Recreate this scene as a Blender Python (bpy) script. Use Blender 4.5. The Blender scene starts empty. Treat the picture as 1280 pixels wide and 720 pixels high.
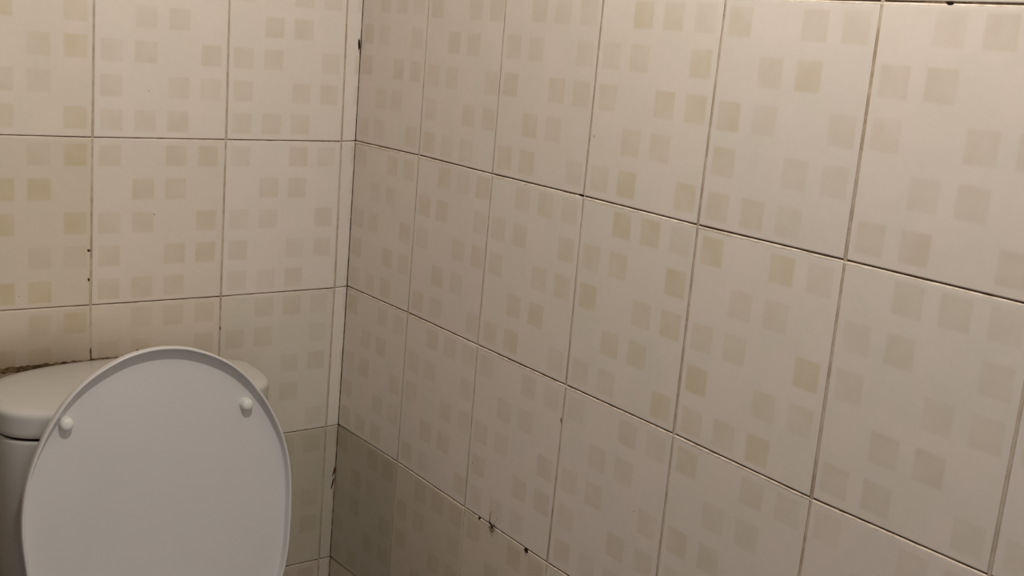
import bpy, math, random
from mathutils import Matrix, Vector

C = bpy.context.scene.collection
random.seed(7)

# ------------------------------------------------------------------ camera
cam_data = bpy.data.cameras.new('camera')
cam_data.sensor_width = 36.0
cam_data.lens = 39.716
cam_data.clip_start = 0.01
cam = bpy.data.objects.new('camera', cam_data)
C.objects.link(cam)
RIGHT = Vector((0.799010, -0.595469, 0.083659)); DOWN = Vector((-0.061325, -0.219095, -0.973774)); FWD = Vector((0.598182, 0.772925, -0.211577))
m = Matrix.Identity(4)
for i in range(3):
    m[i][0] = RIGHT[i]; m[i][1] = -DOWN[i]; m[i][2] = -FWD[i]
m.translation = Vector((-0.93336, -1.66669, 0.18192))
cam.matrix_world = m
bpy.context.scene.camera = cam

# ------------------------------------------------------------------ world, lamp, exposure
world = bpy.data.worlds.new('world')
bpy.context.scene.world = world
world.use_nodes = True
world.node_tree.nodes['Background'].inputs[0].default_value = (0.05, 0.045, 0.04, 1)
world.node_tree.nodes['Background'].inputs[1].default_value = 0.2

lamp_data = bpy.data.lights.new('ceiling_bulb', 'POINT')
lamp_data.energy = 28.0
lamp_data.color = (1.0, 0.965, 0.90)
lamp_data.shadow_soft_size = 0.03
lamp = bpy.data.objects.new('ceiling_bulb', lamp_data)
lamp.location = (-0.49, -1.00, 0.88)
C.objects.link(lamp)

# soft fill light added behind the camera, with no real source there
fill_data = bpy.data.lights.new('front_fill', 'AREA')
fill_data.shape = 'RECTANGLE'; fill_data.size = 0.8; fill_data.size_y = 1.7
fill_data.energy = 5.4
fill_data.color = (0.93, 0.97, 1.0)
fill_lamp = bpy.data.objects.new('front_fill', fill_data)
fill_lamp.location = (-0.92, -2.36, -0.25)
fill_lamp.rotation_euler = (math.radians(90), 0, 0)
C.objects.link(fill_lamp)

vs = bpy.context.scene.view_settings
vs.view_transform = 'Standard'
vs.look = 'None'
vs.gamma = 1.0
vs.use_curve_mapping = False
vs.exposure = 0.0

# ------------------------------------------------------------------ helpers
def lin(r, g, b):
    f = lambda c: ((c/255+0.055)/1.055)**2.4 if c/255 > 0.04045 else c/255/12.92
    return (f(r), f(g), f(b), 1)

class NT:
    """small helper for node materials"""
    def __init__(self, name, rough=0.4, spec=0.5):
        self.m = bpy.data.materials.new(name)
        self.m.use_nodes = True
        self.t = self.m.node_tree
        self.bsdf = self.t.nodes['Principled BSDF']
        self.bsdf.inputs['Roughness'].default_value = rough
        self.bsdf.inputs['Specular IOR Level'].default_value = spec
    def n(self, kind, **kw):
        nd = self.t.nodes.new(kind)
        for k, v in kw.items(): setattr(nd, k, v)
        return nd
    def put(self, sock, v):
        if hasattr(v, 'links') or isinstance(v, bpy.types.NodeSocket): self.t.links.new(v, sock)
        else: sock.default_value = v
    def math(self, op, a, b=None, c=None, clamp=False):
        nd = self.n('ShaderNodeMath', operation=op); nd.use_clamp = clamp
        self.put(nd.inputs[0], a)
        if b is not None: self.put(nd.inputs[1], b)
        if c is not None: self.put(nd.inputs[2], c)
        return nd.outputs[0]
    def step(self, v, a, b):
        nd = self.n('ShaderNodeMapRange', interpolation_type='SMOOTHSTEP')
        self.put(nd.inputs['Value'], v); nd.inputs['From Min'].default_value = a; nd.inputs['From Max'].default_value = b
        return nd.outputs['Result']
    def noise(self, vec, scale, detail=3, rough=0.5):
        nd = self.n('ShaderNodeTexNoise'); self.put(nd.inputs['Vector'], vec)
        nd.inputs['Scale'].default_value = scale; nd.inputs['Detail'].default_value = detail
        nd.inputs['Roughness'].default_value = rough
        return nd.outputs['Fac']
    def mix(self, f, a, b, mode='MIX'):
        nd = self.n('ShaderNodeMix', data_type='RGBA', blend_type=mode)
        self.put(nd.inputs[0], f); self.put(nd.inputs[6], a); self.put(nd.inputs[7], b)
        return nd.outputs[2]
    def pos(self): return self.n('ShaderNodeNewGeometry').outputs['Position']
    def color(self, s): self.put(self.bsdf.inputs['Base Color'], s)
    def bump(self, h, strength=0.2, dist=0.001):
        nd = self.n('ShaderNodeBump'); nd.inputs['Strength'].default_value = strength
        nd.inputs['Distance'].default_value = dist; self.put(nd.inputs['Height'], h)
        self.t.links.new(nd.outputs[0], self.bsdf.inputs['Normal'])

def tile_material():
    k = NT('glazed_tile', 0.34, 0.38)
    uv = k.n('ShaderNodeUVMap').outputs[0]
    sx = k.n('ShaderNodeSeparateXYZ'); k.put(sx.inputs[0], uv)
    u, v = sx.outputs[0], sx.outputs[1]
    def axis(t, pitch, off, size, cells):
        a = k.math('DIVIDE', k.math('SUBTRACT', t, off), pitch)
        cell = k.math('FLOOR', a)
        loc = k.math('MULTIPLY', k.math('SUBTRACT', a, cell), pitch)
        e = 0.0022
        inside = k.math('MULTIPLY', k.step(loc, 0.0, 2*e), k.math('SUBTRACT', 1.0, k.step(loc, size-e, size+e)))
        ok = k.math('MULTIPLY', k.math('GREATER_THAN', cell, -0.5), k.math('LESS_THAN', cell, cells-0.5))
        return cell, k.math('MULTIPLY', inside, ok)
    cu, mu = axis(u, 0.0497, 0.0072, 0.0345, 4)
    cv, mv = axis(v, 0.0500, 0.0080, 0.0340, 5)
    idx = k.math('ADD', k.math('MULTIPLY', cv, 4.0), cu)
    pat = '1011' '0110' '1101' '1011' '1110'
    ramp = k.n('ShaderNodeValToRGB'); cr = ramp.color_ramp; cr.interpolation = 'CONSTANT'
    stops = [(0, pat[0])] + [(i/20.0, pat[i]) for i in range(1, 20) if pat[i] != pat[i-1]]
    while len(cr.elements) > 1: cr.elements.remove(cr.elements[-1])
    cr.elements[0].position = 0
    for i, (p, b) in enumerate(stops):
        e = cr.elements[0] if i == 0 else cr.elements.new(p)
        c = 1.0 if b == '1' else 0.0
        e.color = (c, c, c, 1)
    k.put(ramp.inputs[0], k.math('DIVIDE', k.math('ADD', idx, 0.5), 20.0))
    mask = k.math('MULTIPLY', k.math('MULTIPLY', mu, mv), ramp.outputs[0])
    pos = k.pos()
    oi = k.n('ShaderNodeObjectInfo')
    # print strength differs from square to square
    wn = k.n('ShaderNodeTexWhiteNoise', noise_dimensions='3D')
    cb = k.n('ShaderNodeCombineXYZ'); k.put(cb.inputs[0], cu); k.put(cb.inputs[1], cv); k.put(cb.inputs[2], oi.outputs['Random'])
    k.put(wn.inputs['Vector'], cb.outputs[0])
    big = k.noise(pos, 5.0, 2)
    fine = k.noise(pos, 90.0, 4, 0.6)
    cloud = k.noise(pos, 17.0, 3)
    base = k.mix(k.step(cloud, 0.3, 0.7), lin(225, 211, 200), lin(220, 209, 196))
    base = k.mix(k.math('MULTIPLY', k.step(fine, 0.42, 0.62), 0.25), base, lin(228, 216, 204))
    yel = k.math('MULTIPLY', oi.outputs['Alpha'], k.math('MULTIPLY_ADD', k.step(wn.outputs['Value'], 0.1, 0.7), 0.7, 0.3))
    sq = k.mix(yel, lin(209, 194, 177), lin(207, 191, 160))
    strength = k.math('MULTIPLY_ADD', wn.outputs['Value'], 0.34, 0.45)
    inner = k.math('MULTIPLY_ADD', k.step(k.noise(pos, 30.0, 3), 0.3, 0.7), 0.5, 0.60)
    col = k.mix(k.math('MULTIPLY', k.math('MULTIPLY', mask, strength), inner), base, sq)
    col = k.mix(1.0, col, oi.outputs['Color'], 'MULTIPLY')
    # tiny specks of dirt
    sp = k.n('ShaderNodeTexVoronoi'); k.put(sp.inputs['Vector'], pos); sp.inputs['Scale'].default_value = 14
    speck = k.math('LESS_THAN', sp.outputs['Distance'], 0.018)
    col = k.mix(k.math('MULTIPLY', speck, 0.55), col, lin(105, 85, 65))
    # browner, darker tone on the tiles just above and behind the cistern
    xyz = k.n('ShaderNodeSeparateXYZ'); k.put(xyz.inputs[0], pos)
    wob = k.math('MULTIPLY', k.noise(pos, 7.0, 4, 0.6), 0.09)
    g1 = k.math('SUBTRACT', 1.0, k.step(k.math('ADD', xyz.outputs[2], wob), -0.325, -0.195))
    g1 = k.math('MULTIPLY', g1, k.math('SUBTRACT', 1.0, k.step(k.math('ADD', xyz.outputs[0], wob), -0.50, -0.18)))
    g1 = k.math('MULTIPLY', g1, k.math('GREATER_THAN', xyz.outputs[1], -0.05))
    col = k.mix(k.math('MULTIPLY', g1, 0.78), col, lin(124, 102, 74))
    k.color(col)
    k.put(k.bsdf.inputs['Roughness'], k.math('MULTIPLY_ADD', fine, 0.22, 0.32))
    k.bump(k.math('ADD', k.noise(pos, 22.0, 2), k.math('MULTIPLY', fine, 0.1)), 0.25, 0.0012)
    return k.m

def grout_material(name, dark, light, lo, hi, scale=60):
    k = NT(name, 0.9, 0.1)
    pos = k.pos()
    n1 = k.noise(pos, scale, 4, 0.65)
    n2 = k.noise(pos, 9.0, 2)
    f = k.step(k.math('ADD', k.math('MULTIPLY', n1, 0.6), k.math('MULTIPLY', n2, 0.4)), lo, hi)
    k.color(k.mix(f, dark, light))
    k.bump(n1, 0.8, 0.001)
    return k.m

def plain(name, col, rough, spec=0.5, var=0.06, scale=12.0, col2=None):
    k = NT(name, rough, spec)
    pos = k.pos()
    f = k.step(k.noise(pos, scale, 3), 0.35, 0.65)
    c2 = col2 or (col[0]*(1-var), col[1]*(1-var), col[2]*(1-var*1.2), 1)
    k.color(k.mix(f, col, c2))
    return k.m

M = {
 'tile': tile_material(),
 'grout_h': grout_material('dirty_grout', lin(100, 78, 60), lin(165, 142, 118), 0.46, 0.72),
 'grout_v': grout_material('pale_grout', lin(172, 152, 130), lin(200, 184, 165), 0.36, 0.60),
 'smear': grout_material('dried_cement_smear', lin(205, 188, 168), lin(232, 218, 202), 0.35, 0.60, 90),
 'grime': grout_material('brown_grime', lin(78, 60, 42), lin(134, 112, 82), 0.42, 0.62, 80),
 'grout_c': grout_material('corner_grout', lin(84, 64, 48), lin(170, 150, 126), 0.42, 0.62, 45),
 'plaster': plain('cement_bed', lin(120, 105, 90), 0.95, 0.1),
 'ceramic': plain('white_ceramic', lin(200, 195, 187), 0.16, 0.5, 0.03, 6),
 'plastic': plain('white_plastic', lin(213, 208, 205), 0.30, 0.45, 0.025, 7),
 'rubber': plain('pale_rubber', lin(226, 223, 215), 0.4, 0.4, 0.02, 30),
 'paint': plain('ceiling_paint', lin(110, 104, 98), 0.9, 0.2),
 'side': plain('side_wall_tile_glaze', lin(124, 114, 104), 0.5, 0.3),
 'floor': plain('floor_tile_glaze', lin(72, 62, 54), 0.45, 0.4, 0.2, 20),
 'floor_grout': plain('floor_grout', lin(70, 58, 48), 0.9, 0.2, 0.2, 30),
 'metal': plain('steel_bolt', lin(170, 168, 165), 0.3, 0.6),
 'dirt': plain('dark_dirt_and_shade', lin(44, 27, 18), 0.9, 0.1, 0.4, 400),
 'rust': plain('reddish_dirt', lin(104, 60, 38), 0.9, 0.1, 0.4, 300),
 'bug': plain('spider_brown', lin(66, 45, 30), 0.7, 0.2, 0.3, 400),
 'bugleg': plain('spider_leg_tan', lin(110, 80, 62), 0.7, 0.2, 0.3, 400),
 'silk': plain('cobweb_grey', lin(120, 108, 90), 0.9, 0.1, 0.2, 300),
}
M['metal'].node_tree.nodes['Principled BSDF'].inputs['Metallic'].default_value = 1.0

def obj(name, verts, faces, mat, parent=None, smooth=True, flat=None, uvs=None, origin=None):
    me = bpy.data.meshes.new(name)
    o0 = Vector(origin) if origin is not None else Vector((0, 0, 0))
    me.from_pydata([tuple(Vector(p)-o0) for p in verts], [], faces)
    if uvs is not None:
        lay = me.uv_layers.new(name='UVMap')
        for lp in me.loops: lay.data[lp.index].uv = uvs[lp.vertex_index]
    me.materials.append(mat)
    if smooth:
        for i, p in enumerate(me.polygons): p.use_smooth = not (flat and i in flat)
    me.update()
    o = bpy.data.objects.new(name, me)
    C.objects.link(o)
    o.location = o0
    if parent is not None:
        o.parent = parent
        o.location = o0 - world_loc(parent)
    return o

def world_loc(o):
    v = Vector(o.location)
    while o.parent is not None:
        o = o.parent; v += Vector(o.location)
    return v

def thing(o, label, cat, group=None):
    o['label'] = label; o['category'] = cat
    if group: o['group'] = group
    return o

def structure(o): o['kind'] = 'structure'; return o

def box(name, lo, hi, mat, parent=None, origin=None):
    x0, y0, z0 = lo; x1, y1, z1 = hi
    v = [(x0,y0,z0),(x1,y0,z0),(x1,y1,z0),(x0,y1,z0),(x0,y0,z1),(x1,y0,z1),(x1,y1,z1),(x0,y1,z1)]
    f = [(0,3,2,1),(4,5,6,7),(0,1,5,4),(1,2,6,5),(2,3,7,6),(3,0,4,7)]
    return obj(name, v, f, mat, parent, smooth=False, origin=origin)

# ------------------------------------------------------------------ room shell
FLOOR, CEIL = -1.12, 1.23
XL, YF = -1.36, -2.40
wall_back = structure(box('wall_back', (XL-0.1, 0.0085, FLOOR-0.1), (0.10, 0.10, CEIL+0.05), M['plaster'], origin=(-0.65, 0.0085, FLOOR)))
wall_right = structure(box('wall_right', (0.0085, YF, FLOOR-0.1), (0.10, 0.0085, CEIL+0.05), M['plaster'], origin=(0.0085, -1.2, FLOOR)))
structure(box('wall_left', (XL-0.1, YF, FLOOR-0.1), (XL, 0.0085, CEIL+0.05), M['side']))
structure(box('wall_front', (XL-0.1, YF-0.1, FLOOR-0.1), (0.10, YF, CEIL+0.05), M['side']))
structure(box('ceiling', (XL, YF, CEIL), (0.0085, 0.0085, CEIL+0.05), M['paint']))
floor = structure(box('floor', (XL, YF, FLOOR-0.1), (0.0085, 0.0085, FLOOR-0.002), M['floor_grout'], origin=(-0.65, -1.2, FLOOR)))

# ---- wall tiles. s runs along the wall away from the corner, z is up.
# hand-set junctions: small offsets (metres) from the regular 20 x 25 cm grid
W0, V0, T, H = 0.0275, 0.1930, 0.2, 0.25
JB = {(0,0):(-.0021,-.001),(1,0):(-.0011,-.0015),(2,0):(.0014,-.0017),(0,1):(-.0035,-.0003),(1,1):(-.0002,-.0013),(2,1):(.0030,-.0008),(0,2):(-.0007,.0004)}
JR = {(0,0):(.0069,.0020),(1,0):(.0009,.0006),(2,0):(-.0013,.0005),(3,0):(-.0015,-.0009),(4,0):(0,-.0002),
      (0,1):(.0049,.0027),(1,1):(-.0019,.0016),(2,1):(.0004,.0011),(3,1):(-.0002,.0008),(4,1):(.0019,-.0013),(5,1):(.001,.0016),
      (0,2):(.0028,.0016),(1,2):(-.0022,-.0003),(2,2):(-.003,-.0023),(4,-1):(-.0013,-.0007),(5,0):(.0015,.0002),(0,-1):(.006,.001)}
CORNER = {-5: .006, -4: .005, -3: .004, -2: .003, -1: .002, 0: .0012, 1: .0, 2: -.0027, 3: -.0045, 4: -.0055, 5: -.006}   # the right wall is not quite plumb
def node(wall, i, r):
    """wall position (s, z) of the junction of vertical joint i and horizontal joint r (r = 0 at z = 0, downwards)"""
    z = -r*H
    if wall == 'back':
        ds, dz = JB.get((i, r), (0, 0))
        if i == -1: return (-CORNER[r], z + {0:.0004,1:.0014,2:.0016,3:.0003}.get(r, 0))
        return (W0+i*T+ds, z+dz)
    ds, dz = JR.get((i, r), (0, 0))
    if i == -1: return (0.0, z + {0:.0004,1:.0014,2:.0016,3:.0003}.get(r, 0))
    return (V0+i*T+ds, z+dz)
def place(wall, s, z, d):
    return Vector((-s, d, z)) if wall == 'back' else Vector((d, -s, z))

def tile(wall, i, r, flip, tint, proud, tilt):
    """tile between vertical joints i-1..i and horizontal joints r..r+1"""
    q = [node(wall, i-1, r), node(wall, i, r), node(wall, i, r+1), node(wall, i-1, r+1)]   # top-inner, top-outer, low-outer, low-inner
    zt = min(q[0][1], CEIL); zb = max(q[3][1], FLOOR)
    q = [(s, min(max(z, FLOOR+0.002), CEIL)) for s, z in q]
    gv = (0.0008 if wall == 'right' else 0.0013) + 0.0008*(wall == 'right')*min(1, max(0, i)/4.0)
    gh = 0.0009 if wall == 'right' else 0.0006
    cs = sum(p[0] for p in q)/4; cz = sum(p[1] for p in q)/4
    inner_gap = 0.0010 if i == 0 else gv
    sgn = [(+inner_gap, -gh), (-gv, -gh), (-gv, +gh), (+inner_gap, +gh)]
    if wall == 'right' and i == 0: sgn[0] = (0.0003, -gh); sgn[3] = (0.0003, gh)
    edge = [(q[j][0]+sgn[j][0], q[j][1]+sgn[j][1]) for j in range(4)]
    ins = [(1, -1), (-1, -1), (-1, 1), (1, 1)]
    rings = [(0.0, 0.0080), (0.0, 0.0016), (0.0003, 0.0008), (0.0010, 0.00025), (0.0020, 0.0), (0.0032, 0.0)]
    verts, uvs = [], []
    s_in = (q[0][0]+q[3][0])/2; s_out = (q[1][0]+q[2][0])/2; ztop = (q[0][1]+q[1][1])/2
    for w_, d_ in rings:
        for j in range(4):
            s = edge[j][0]+ins[j][0]*w_*0.38; z = edge[j][1]+ins[j][1]*w_*(1.5 if j < 2 else 0.55)
            d = d_ - proud + tilt[0]*(s-cs) + tilt[1]*(z-cz)
            if wall == 'right' and i == 0:
                w0 = 1-(s-q[0][0])/max(q[1][0]-q[0][0], 1e-6)
                f0 = (-r*H-z)/H
                d += w0*(CORNER[r]*(1-f0)+CORNER[r+1]*f0)
            verts.append(place(wall, s, z, d))
            if wall == 'right':
                uu = 0.2-(s_out-s) if i == 0 else s-s_in
            else:
                uu = (0.14+(s_out-s)) if i == 0 else s_out-s
            vv = ztop-z
            if flip: uu, vv = 0.2-uu, 0.25-vv
            uvs.append((uu, vv))
    faces = []
    for k in range(len(rings)-1):
        for j in range(4):
            a, b = k*4+j, k*4+(j+1) % 4
            faces.append((a, b, b+4, a+4))
    n = (len(rings)-1)*4
    faces.append((n, n+1, n+2, n+3))
    if wall == 'back': faces = [tuple(reversed(f)) for f in faces]
    c = place(wall, cs, cz, 0)
    o = obj('tile', verts, faces, M['tile'], wall_back if wall == 'back' else wall_right, uvs=uvs, origin=c)
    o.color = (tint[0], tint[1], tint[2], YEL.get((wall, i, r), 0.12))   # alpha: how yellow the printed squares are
    return o

FLIP = {('right',0,-1):1,('right',1,-1):0,('right',2,-1):1,('right',3,-1):1,('right',4,-1):0,('right',5,-1):1,
        ('right',0,0):0,('right',1,0):1,('right',2,0):1,('right',3,0):1,('right',4,0):0,('right',5,0):1,
        ('right',0,1):0,('right',1,1):1,('right',2,1):0,('right',3,1):0,('right',4,1):0,('right',5,1):0,
        ('back',1,-1):0,('back',2,-1):0,('back',3,-1):1,('back',1,0):0,('back',2,0):0,('back',3,0):0,
        ('back',1,1):1,('back',2,1):1,('back',3,1):0}
YEL = {('right',3,-1):.7,('right',3,0):.95,('right',4,0):.95,('right',4,-1):.55,('right',1,0):.5,('right',2,-1):.3,('right',5,0):.1,('right',4,1):.4,('back',3,-1):.9,('back',3,0):1,('back',3,1):.9,('back',2,0):.35,('right',2,0):.4}
TINT = {('right',0,2):(.68,.68,.60,1),('back',1,1):(.93,.94,.90,1),('back',1,2):(.74,.73,.64,1),('back',0,2):(.78,.77,.70,1),('back',0,3):(.8,.78,.72,1),('back',1,3):(.8,.76,.70,1),('right',1,2):(.84,.81,.74,1),('right',2,2):(.90,.87,.80,1),('right',0,3):(.78,.75,.68,1),('right',1,3):(.8,.77,.7,1),('back',2,1):(.95,.94,.90,1),('back',3,1):(.88,.85,.78,1),('back',3,0):(.90,.87,.80,1),('back',3,-1):(.97,.955,.92,1),('back',2,0):(.97,.96,.94,1),('right',5,-1):(1.01,1,1,1)}  # tile tones; low rows by the corner also have the light's falloff painted in
for wall, imax in (('back', 6), ('right', 11)):
    for r in range(-5, 5):
        for i in range(0, imax+1):
            s_in = node(wall, i-1, 0)[0]; s_out = node(wall, i, 0)[0]
            if s_out > (-XL if wall == 'back' else -YF)+0.02: continue
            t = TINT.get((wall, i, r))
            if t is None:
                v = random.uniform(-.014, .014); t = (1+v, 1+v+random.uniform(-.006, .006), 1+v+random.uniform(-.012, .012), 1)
            fl = FLIP.get((wall, i, r), random.random() < .5)
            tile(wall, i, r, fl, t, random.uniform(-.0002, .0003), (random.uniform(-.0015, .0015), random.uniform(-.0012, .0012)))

# ---- grout: a dark recessed line in every horizontal joint, a paler fuller one in every vertical joint
def strip(wall, pts, half, depth, mat, vertical, jitter=0.0):
    """a strip of grout along pts (s, z)"""
    verts, faces = [], []
    dense = []
    for (a, b) in zip(pts[:-1], pts[1:]):
        n = max(1, int(math.hypot(b[0]-a[0], b[1]-a[1])/0.012))
        for k in range(n): dense.append((a[0]+(b[0]-a[0])*k/n, a[1]+(b[1]-a[1])*k/n))
    dense.append(pts[-1])
    for s, z in dense:
        j = random.uniform(-1, 1)*jitter
        for sg in (-1, 1):
            if vertical: verts.append(place(wall, s+sg*half, z, depth+j))
            else: verts.append(place(wall, s, z+sg*half, depth+j))
        for sg in (-1, 1):
            if vertical: verts.append(place(wall, s+sg*half, z, 0.0085))
            else: verts.append(place(wall, s, z+sg*half, 0.0085))
    for k in range(len(dense)-1):
        a = 4*k; b = a+4
        faces += [(a, a+1, b+1, b), (a+1, a+3, b+3, b+1), (a+2, a, b, b+2)]
    mid = dense[len(dense)//2]
    o = obj('grout_joint', verts, faces, mat, wall_back if wall == 'back' else wall_right, origin=place(wall, mid[0], mid[1], 0.0085))
    return o
for wall, imax, smax in (('back', 6, -XL), ('right', 10, -YF)):
    for r in range(-4, 5):
        pts = [node(wall, i, r) for i in range(-1, imax+1)]
        pts = [p for p in pts if p[0] < smax]
        pts.append((smax, -r*H))
        pts[0] = (pts[0][0]+.001, pts[0][1])
        strip(wall, pts, 0.0013, 0.0013, M['grout_h'], False, 0.0005)
        # pale cement lip left on the upper edge of the tiles below the joint, ragged along its lower side
        verts, faces = [], []; n_ = 0
        for (a, b) in zip(pts[:-1], pts[1:]):
            L = b[0]-a[0]; nn = max(2, int(L/0.006))
            for q_ in range(nn):
                s = a[0]+L*q_/nn; z = a[1]+(b[1]-a[1])*q_/nn
                w_ = (0.0026 if wall == 'right' else 0.0014)*(0.75+0.5*random.random())*(1-0.25*(r > 1))
                verts += [place(wall, s, z-0.0008, 0.0014), place(wall, s, z-0.0013, 0.0004), place(wall, s, z-w_, -0.00018-0.00008*random.random()), place(wall, s, z-w_-0.0012, 0.0005)]
                n_ += 1
        for q_ in range(n_-1):
            a = 4*q_; b = a+4
            faces += [(a, a+1, b+1, b), (a+1, a+2, b+2, b+1), (a+2, a+3, b+3, b+2)]
        obj('cement_lip', verts, faces, M['smear'], wall_back if wall == 'back' else wall_right, origin=place(wall, pts[len(pts)//2][0], -r*H, 0.0))
    for i in range(0, imax+1):
        pts = [node(wall, i, r) for r in range(-4, 5)]
        if pts[0][0] > smax: continue
        pts = [(pts[0][0], CEIL)] + pts + [(pts[-1][0], FLOOR)]
        g = (0.0011 if wall == 'right' else 0.0016) + 0.0008*(wall == 'right')*min(1, i/4.0)
        strip(wall, pts, g, 0.00025, M['grout_v'], True, 0.0002)
pts = [(-.005, CEIL)] + [(node('back', -1, r)[0]+.0004, -r*H) for r in range(-4, 5)] + [(.0055, FLOOR)]
strip('back', pts, 0.0018, 0.0006, M['grout_c'], True, 0.0006)

# ---- floor tiles (below the picture)
fm = None
for ix in range(7):
    for iy in range(12):
        x1 = -ix*0.2; y1 = -iy*0.2
        x0 = max(x1-0.2, XL); y0 = max(y1-0.2, YF)
        full = abs(x1-x0-0.2) < 1e-6
        if fm is None or not full:
            o = box('tile', (x0+.0015, y0+.0015, FLOOR-.004), (x1-.0015, y1-.0015, FLOOR), M['floor'], floor, origin=((x0+x1)/2, (y0+y1)/2, FLOOR))
            if full: fm = o
        else:
            o = fm.copy(); C.objects.link(o); o.parent = floor
            o.location = Vector(((x0+x1)/2, (y0+y1)/2, FLOOR)) - world_loc(floor)

# ------------------------------------------------------------------ toilet
CX = -0.4110
toilet = bpy.data.objects.new('toilet', None); C.objects.link(toilet)
toilet.location = (CX, -0.35, FLOOR); toilet.empty_display_size = 0.1
thing(toilet, 'white toilet with its oval cover raised against the cistern, in the tiled corner', 'toilet')

def superell(a, bf, bb, nf, nb, n=96):
    out = []
    for k in range(n):
        th = 2*math.pi*(k+0.5)/n
        c, s = math.cos(th), math.sin(th)
        e, b = (nb, bb) if s > 0 else (nf, bf)
        # blend exponents around the sides so the outline stays smooth
        w = min(1, abs(s)*2.2); em = (nf+nb)/2
        e = em+(e-em)*w
        out.append((a*math.copysign(abs(c)**(2/e), c), b*math.copysign(abs(s)**(2/e), s)))
    return out
def normals2(P):
    n = len(P); out = []
    for i in range(n):
        ax, ay = P[i-1]; bx, by = P[(i+1) % n]
        tx, ty = bx-ax, by-ay; l = math.hypot(tx, ty) or 1
        out.append((ty/l, -tx/l))
    return out
def loft(name, rings, mat, parent, cap0=True, cap1=True, origin=None, flip=False):
    n = len(rings[0]); verts = [p for r in rings for p in r]; faces = []
    for k in range(len(rings)-1):
        for j in range(n):
            a, b = k*n+j, k*n+(j+1) % n
            faces.append((a, b, b+n, a+n))
    if cap0:
        c = sum((Vector(p) for p in rings[0]), Vector())/n; verts.append(c); ci = len(verts)-1
        faces += [((j+1) % n, j, ci) for j in range(n)]
    if cap1:
        c = sum((Vector(p) for p in rings[-1]), Vector())/n; verts.append(c); ci = len(verts)-1; o = (len(rings)-1)*n
        faces += [(o+j, o+(j+1) % n, ci) for j in range(n)]
    if flip: faces = [tuple(reversed(f)) for f in faces]
    return obj(name, verts, faces, mat, parent, origin=origin)

# --- cistern
LID_C = (CX-0.0005, -0.1165); LA, LBF, LBB, LNF, LNB = 0.1943, 0.1150, 0.1150, 3.6, 2.2
LIDTOP, RIM, SKIRT = -0.3285, -0.3345, 0.0345
P = superell(LA, LBF, LBB, LNF, LNB); NN = normals2(P)
def lid_ring(inset, z, scale=1.0):
    return [Vector((LID_C[0]+(p[0]-n[0]*inset)*scale, LID_C[1]+(p[1]-n[1]*inset)*scale, z)) for p, n in zip(P, NN)]
zb = RIM-SKIRT
rings = [lid_ring(0.012, zb+0.004), lid_ring(0.0035, zb+0.0005), lid_ring(0.0018, zb), lid_ring(0.0008, zb+0.0015),
         lid_ring(0.0005, zb+0.008), lid_ring(0.0, RIM-0.010), lid_ring(0.0, RIM-0.0065), lid_ring(0.0010, RIM-0.0035), lid_ring(0.0030, RIM-0.0012),
         lid_ring(0.0060, RIM)]
for sc in (0.9, 0.8, 0.65, 0.5, 0.3, 0.12):
    rings.append(lid_ring(0.006, RIM+(LIDTOP-RIM)*(1-sc**2), sc))
loft('tank_lid', rings, M['ceramic'], toilet, origin=(LID_C[0], LID_C[1], zb))
TP = superell(0.1922, 0.1130, 0.1110, 3.6, 2.3); TN = normals2(TP)
def tank_ring(s, z, yo=0.0, inset=0.0):
    return [Vector((LID_C[0]+(p[0]-n[0]*inset)*s, LID_C[1]+(p[1]-n[1]*inset)*s+yo, z)) for p, n in zip(TP, TN)]
zt = zb-0.0042
rings = [tank_ring(0.84, -0.712, 0.006, .014), tank_ring(0.85, -0.708, 0.005, .004), tank_ring(0.86, -0.695, 0.005), tank_ring(0.90, -0.62, 0.004), tank_ring(0.94, -0.54, 0.003),
         tank_ring(0.975, -0.46, 0.001), tank_ring(0.995, -0.40), tank_ring(1.0, zt-0.006), tank_ring(1.0, zt-0.003), tank_ring(1.0, zt-0.0008, 0, .001), tank_ring(1.0, zt, 0, .003), tank_ring(1.0, zt, 0, .014), tank_ring(1.0, zb+.004, 0, .016)]
loft('tank', rings, M['ceramic'], toilet, origin=(LID_C[0], LID_C[1], -0.712))

loft('gap_shade', [tank_ring(1.0, zt-0.002, 0, .0035), tank_ring(1.0, zb+0.003, 0, .0035)], M['dirt'], toilet, origin=(LID_C[0], LID_C[1], zt))  # dark ring that paints in the shade of the gap under the lid
# --- bowl: lofted egg sections from the foot up to the rim, then down into the well
def egg(cy, a, f, b, z, n=64):
    out = []
    for k in range(n):
        th = 2*math.pi*(k+0.5)/n; c, s = math.cos(th), math.sin(th)
        e = 2.1 if s < 0 else 2.9
        out.append(Vector((CX+a*math.copysign(abs(c)**(2/e), c), cy+(b if s > 0 else f)*math.copysign(abs(s)**(2/e), s), z)))
    return out
rings = [egg(-0.33, .110, .20, .20, FLOOR), egg(-0.33, .112, .205, .205, FLOOR+.012), egg(-0.33, .104, .19, .20, FLOOR+.04), egg(-0.33, .098, .18, .20, FLOOR+.12),
         egg(-0.34, .108, .20, .21, FLOOR+.20), egg(-0.36, .140, .26, .24, FLOOR+.28), egg(-0.38, .168, .30, .30, FLOOR+.345), egg(-0.385, .178, .315, .345, FLOOR+.385), egg(-0.385, .178, .315, .345, FLOOR+.398),
         egg(-0.385, .174, .31, .34, FLOOR+.404), egg(-0.42, .125, .22, .10, FLOOR+.404), egg(-0.42, .118, .21, .095, FLOOR+.395), egg(-0.42, .110, .20, .09, FLOOR+.36), egg(-0.43, .09, .16, .08, FLOOR+.30), egg(-0.42, .05, .07, .06, FLOOR+.22)]
loft('bowl', rings, M['ceramic'], toilet, origin=(CX, -0.35, FLOOR))
so, si = [], []
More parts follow.
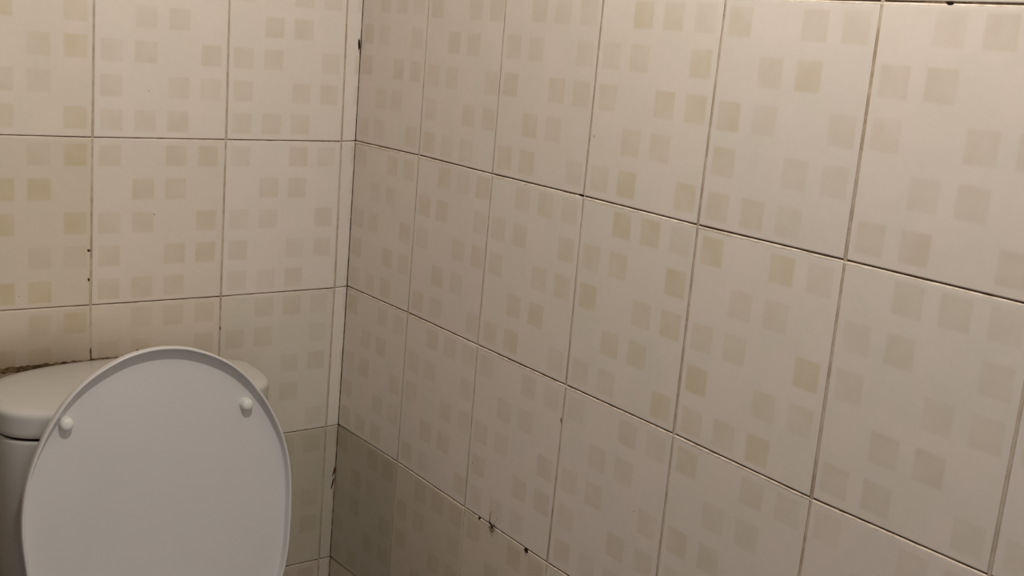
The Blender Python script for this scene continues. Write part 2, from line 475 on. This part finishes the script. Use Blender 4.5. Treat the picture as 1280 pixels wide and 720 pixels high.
prof = [(0, .405), (.0, .412), (.004, .418), (.012, .421), (.035, .4205), (.045, .417), (.05, .410), (.05, .405)]
rings = [egg(-0.475, .183-i_, .225-i_, .195-i_, FLOOR+z_) for i_, z_ in prof]
rings.append(rings[0])
loft('seat', rings, M['plastic'], toilet, cap0=False, cap1=False, origin=(CX, -0.475, FLOOR+.405))

# --- raised cover. a = sideways, z = height of the outline; the plane leans back a little
HALF = [(-.700, 0.105), (-.690, 0.122), (-.660, 0.1475), (-.620, 0.1670), (-.580, 0.1775), (-.540, 0.1825), (-.505, 0.1852), (-.475, 0.1863), (-.445, 0.1845), (-.410, 0.1779),
        (-.380, 0.1675), (-.350, 0.1532), (-.330, 0.1404), (-.310, 0.1257), (-.290, 0.1052), (-.275, 0.0830), (-.264, 0.0600), (-.2555, 0.0350)]
side = [(w, z) for z, w in HALF]
# Catmull-Rom through the outline, mirrored
ctrl = [(-.07, -.704)] + [(0.0, -.705)] + [(.075, -.704)] + side + [(0.0, -.2515)] + [(-w, z) for w, z in reversed(side)]
ctrl = ctrl[1:] + [(-.075, -.704)]
out = []
n = len(ctrl)
for i in range(n):
    p0, p1, p2, p3 = ctrl[i-1], ctrl[i], ctrl[(i+1) % n], ctrl[(i+2) % n]
    for t in (0, .25, .5, .75):
        def cr(a, b, c, d): return 0.5*((2*b)+(-a+c)*t+(2*a-5*b+4*c-d)*t*t+(-a+3*b-3*c+d)*t**3)
        out.append((cr(p0[0], p1[0], p2[0], p3[0]), cr(p0[1], p1[1], p2[1], p3[1])))
for _ in range(2):
    out = [((out[i-1][0]+2*out[i][0]+out[(i+1) % len(out)][0])/4, (out[i-1][1]+2*out[i][1]+out[(i+1) % len(out)][1])/4) for i in range(len(out))]
ON = normals2(out)
SL = 0.08
cosl = 1/math.sqrt(1+SL*SL)
NRM = Vector((0, -1, SL)).normalized()        # towards the room
COVER_X = -0.4100
def cov(a, z, d):
    """d = height above the panel, towards the room; the rim stands 11 mm proud"""
    base = Vector((COVER_X-0.040*(z+0.41)+a, -0.250+SL*(z+0.30), z+0.040*a))   # the cover sits a little askew on its hinges
    return base + NRM*(d-0.013)
prof = [(.0, .004), (.0, .0098), (.0004, .0118), (.0014, .0129), (.0026, .0131), (.0036, .0125), (.0041, .0110), (.0044, .0060), (.0050, .0022), (.0062, .0006), (.009, .0)]
back = [(.030, -.0085), (.014, -.0075), (.007, -.0058), (.0028, -.0028), (.0008, .0005)]
rings = []
cz0 = -0.48
for sc in (0.12, 0.35, 0.6, 0.8):
    rings.append([cov(a*sc, cz0+(z-cz0)*sc, -.0085-.003*(1-sc*sc)) for a, z in out])
for ins, d in back+prof:
    rings.append([cov(a-n_[0]*ins, z-n_[1]*ins, d) for (a, z), n_ in zip(out, ON)])
for sc in (0.9, 0.75, 0.55, 0.35, 0.12):
    rings.append([cov(a*sc*0.94, cz0+(z-cz0)*sc*0.96, -.0006*(1-sc*sc)) for a, z in out])
cover = loft('seat_cover', rings, M['plastic'], toilet, origin=cov(0, -0.705, -.005))
cover['label'] = 'raised oval white plastic cover, its underside facing the room'

def dome(name, c, nrm, r, h, mat, parent):
    nrm = nrm.normalized(); ax = nrm.cross(Vector((0, 0, 1))).normalized(); ay = nrm.cross(ax)
    prof = [(1.06, -.05), (1.05, .06), (1.0, .12), (1.0, .45), (.95, .66), (.82, .83), (.6, .94), (.3, .99)]
    rings = [[c+nrm*(h*t)+(ax*math.cos(2*math.pi*k/24)+ay*math.sin(2*math.pi*k/24))*(r*q) for k in range(24)] for q, t in prof]
    return loft(name, rings, mat, parent, origin=c)
for bx, zz in ((-0.5310, -0.3370), (-0.2855, -0.3515)):
    b = dome('rubber_bumper', cov(bx-COVER_X, zz, 0), NRM, 0.0088, 0.0120, M['rubber'], cover)
    b['label'] = 'small round pale bumper on the underside of the cover'

# hinge and cistern bolts
for hx in (-0.075, 0.075):
    c = Vector((CX+hx, -0.277, FLOOR+.425))
    rings = []
    for t, q in ((-.022, .8), (-.020, 1), (.020, 1), (.022, .8)):
        rings.append([c+Vector((t, .011*q*math.cos(2*math.pi*k/20), .011*q*math.sin(2*math.pi*k/20))) for k in range(20)])
    hg = loft('hinge', rings, M['plastic'], toilet, origin=c)
    dome('hinge_base', c+Vector((0, 0.004, -.021)), Vector((0, 0, 1)), 0.015, 0.012, M['plastic'], hg)

# ------------------------------------------------------------------ small dirt and the dead spider
def blob(name, wall, s, z, rs, rz, rd, mat, parent=None, seed=0, d0=0.0, lean=0.0):
    rnd = random.Random(seed); nu, nv = 12, 7
    verts, faces = [], []
    ph = [rnd.uniform(0, 6.28) for _ in range(4)]
    for i in range(nv):
        th = math.pi*i/(nv-1)
        for j in range(nu):
            a = 2*math.pi*j/nu
            k = 1+.16*math.sin(2*a+ph[0])+.12*math.sin(3*a+ph[1]+th)+.08*math.sin(5*a+ph[2])
            ds = math.sin(th)*math.cos(a)*rs*k; dz = math.sin(th)*math.sin(a)*rz*k
            verts.append(place(wall, s+ds+lean*dz, z+dz, d0-math.cos(th)*rd))
    for i in range(nv-1):
        for j in range(nu):
            a, b = i*nu+j, i*nu+(j+1) % nu
            faces.append((a, b, b+nu, a+nu))
    if wall == 'right': faces = [tuple(reversed(f)) for f in faces]
    return obj(name, verts, faces, mat, parent, origin=place(wall, s, z, d0))

def tube(name, pts, r0, r1, mat, parent=None, origin=None):
    rings = []; n = len(pts)
    for i, p in enumerate(pts):
        t = (pts[min(i+1, n-1)]-pts[max(i-1, 0)]).normalized()
        a = t.cross(Vector((1, .01, .02))).normalized(); b = t.cross(a)
        r = r0+(r1-r0)*i/(n-1)
        rings.append([p+(a*math.cos(2*math.pi*k/6)+b*math.sin(2*math.pi*k/6))*r for k in range(6)])
    return loft(name, rings, mat, parent, origin=origin or pts[0])

S1 = blob('dirt_lump', 'right', 0.4305, -0.5020, .0020, .0026, .0016, M['dirt'], seed=3)
thing(S1, 'smaller dark dirt lump on the low joint, between corner and spider', 'dirt')
S2 = blob('dirt_lump', 'right', 0.5443, -0.5038, .0038, .0034, .0026, M['dirt'], seed=9)
thing(S2, 'larger dark dirt lump on the low joint, right of the spider', 'dirt')

sc = place('right', 0.4640, -0.4995, -0.0022)
spider = bpy.data.objects.new('spider', None); C.objects.link(spider); spider.location = place('right', 0.464, -0.4995, 0); spider.empty_display_size = .01
thing(spider, 'small brown dead spider caught on the low tile joint of right wall', 'spider')
blob('body', 'right', 0.4640, -0.5008, .0024, .0030, .0018, M['bug'], spider, seed=5, d0=-.0022, lean=-.5)
rnd = random.Random(4)
def P3(s, z, d): return place('right', s, z, -d)
legs = [[(.4635,-.4990,.002),(.4605,-.4935,.0045),(.4580,-.4880,.002)],
        [(.4630,-.4995,.002),(.4590,-.4950,.004),(.4570,-.4915,.0012)],
        [(.4650,-.4995,.002),(.4685,-.4975,.0045),(.4705,-.4990,.001)],
        [(.4650,-.5000,.002),(.4690,-.4960,.0035),(.4720,-.4970,.0008)],
        [(.4630,-.5020,.002),(.4600,-.5040,.0045),(.4590,-.5075,.001)],
        [(.4640,-.5030,.002),(.4625,-.5065,.0045),(.4640,-.5100,.0008)],
        [(.4655,-.5030,.002),(.4670,-.5060,.0045),(.4665,-.5095,.0008)],
        [(.4655,-.5020,.002),(.4695,-.5040,.0035),(.4690,-.5080,.0008)]]
for k, L in enumerate(legs):
    tube('leg', [P3(*p) for p in L], .00065 if k < 2 else .0005, .00035, M['bug'] if k < 2 else M['bugleg'], spider)
web = []
tube('silk_strand', [P3(.4580,-.4880,.002), P3(.4578,-.4840,.0015), P3(.4570,-.4800,.0004)], .0004, .0002, M['silk'], spider)
tube('silk_strand', [P3(.4680,-.4960,.002), P3(.4705,-.4905,.0015), P3(.4735,-.4850,.0004)], .0002, .00015, M['silk'], spider)

def mark(name, wall, s, z, rs, rz, mat, label, seed, lean=0.0, d0=0.0, rd=.0005, cat='mark'):
    return thing(blob(name, wall, s, z, rs, rz, rd, mat, None, seed, d0, lean), label, cat)
mark('dirt_speck', 'right', 0.5905, -0.2985, .0008, .0040, M['rust'], 'thin upright brown dash below the middle joint on the right wall', 11, lean=-.25)
mark('dirt_speck', 'back', 0.3368, -0.1164, .0009, .0012, M['rust'], 'tiny dark speck in the middle of a tile left of the corner', 12)
mark('joint_chip', 'back', 0.4335, -0.1680, .0022, .0024, M['rust'], 'small brown chip beside the vertical joint above the cistern', 13)
mark('joint_chip', 'back', 0.4335, -0.2120, .0015, .0032, M['rust'], 'lower faint brown chip beside the vertical joint above the cistern', 14)
mark('dirt_speck', 'back', 0.2265, -0.3040, .0010, .0030, M['rust'], 'dark drop on the vertical joint just above the raised cover', 15)
mark('joint_chip', 'right', 0.5880, 0.0012, .0050, .0014, M['dirt'], 'dark chipped spot in the upper joint of the right wall', 16)
mark('joint_chip', 'right', 1.0630, 0.2487, .0040, .0016, M['dirt'], 'dark chipped spot in the topmost joint at the upper right', 17)
mark('corner_stain', 'back', 0.0022, 0.1580, .0016, .0110, M['dirt'], 'black streak high in the room corner joint', 18, lean=.02, rd=.001)
mark('corner_stain', 'back', 0.0068, -0.5850, .0014, .0085, M['rust'], 'upper reddish-brown streak low in the room corner', 19, lean=-.22, rd=.002)
mark('corner_stain', 'back', 0.0082, -0.6080, .0016, .0100, M['rust'], 'lower reddish-brown streak low in the room corner', 20, lean=-.22, rd=.002)
mark('dirt_speck', 'back', 0.3594, -0.3285, .0014, .0032, M['rust'], 'dark brown speck on the wall peeping over the top of the raised cover', 21, rd=.001)
mark('joint_stain', 'back', 0.4300, -0.3250, .0018, .0085, M['grime'], 'brown smudge where the vertical joint meets the cistern lid', 22, rd=.0006)

# ragged brown crust on the wall along the back of the cistern lid
verts, faces = [], []; rnd = random.Random(31); N_ = 70
for k in range(N_):
    s = 0.590-0.235*k/(N_-1)
    top = -0.3348+0.0016*rnd.random()+0.0010*math.sin(k*.37)*math.sin(k*1.3)-0.004*max(0, (s-0.54)/0.1)
    verts += [place('back', s, top, 0.0002), place('back', s, top-0.002, -0.0007), place('back', s, top-0.003-0.006*min(1, k/12), -0.0007)]
for k in range(N_-1):
    a = 3*k; b = a+3
    faces += [(a, a+1, b+1, b), (a+1, a+2, b+2, b+1)]
obj('grime', verts, faces, M['grime'], wall_back, origin=place('back', 0.5, -0.335, 0))
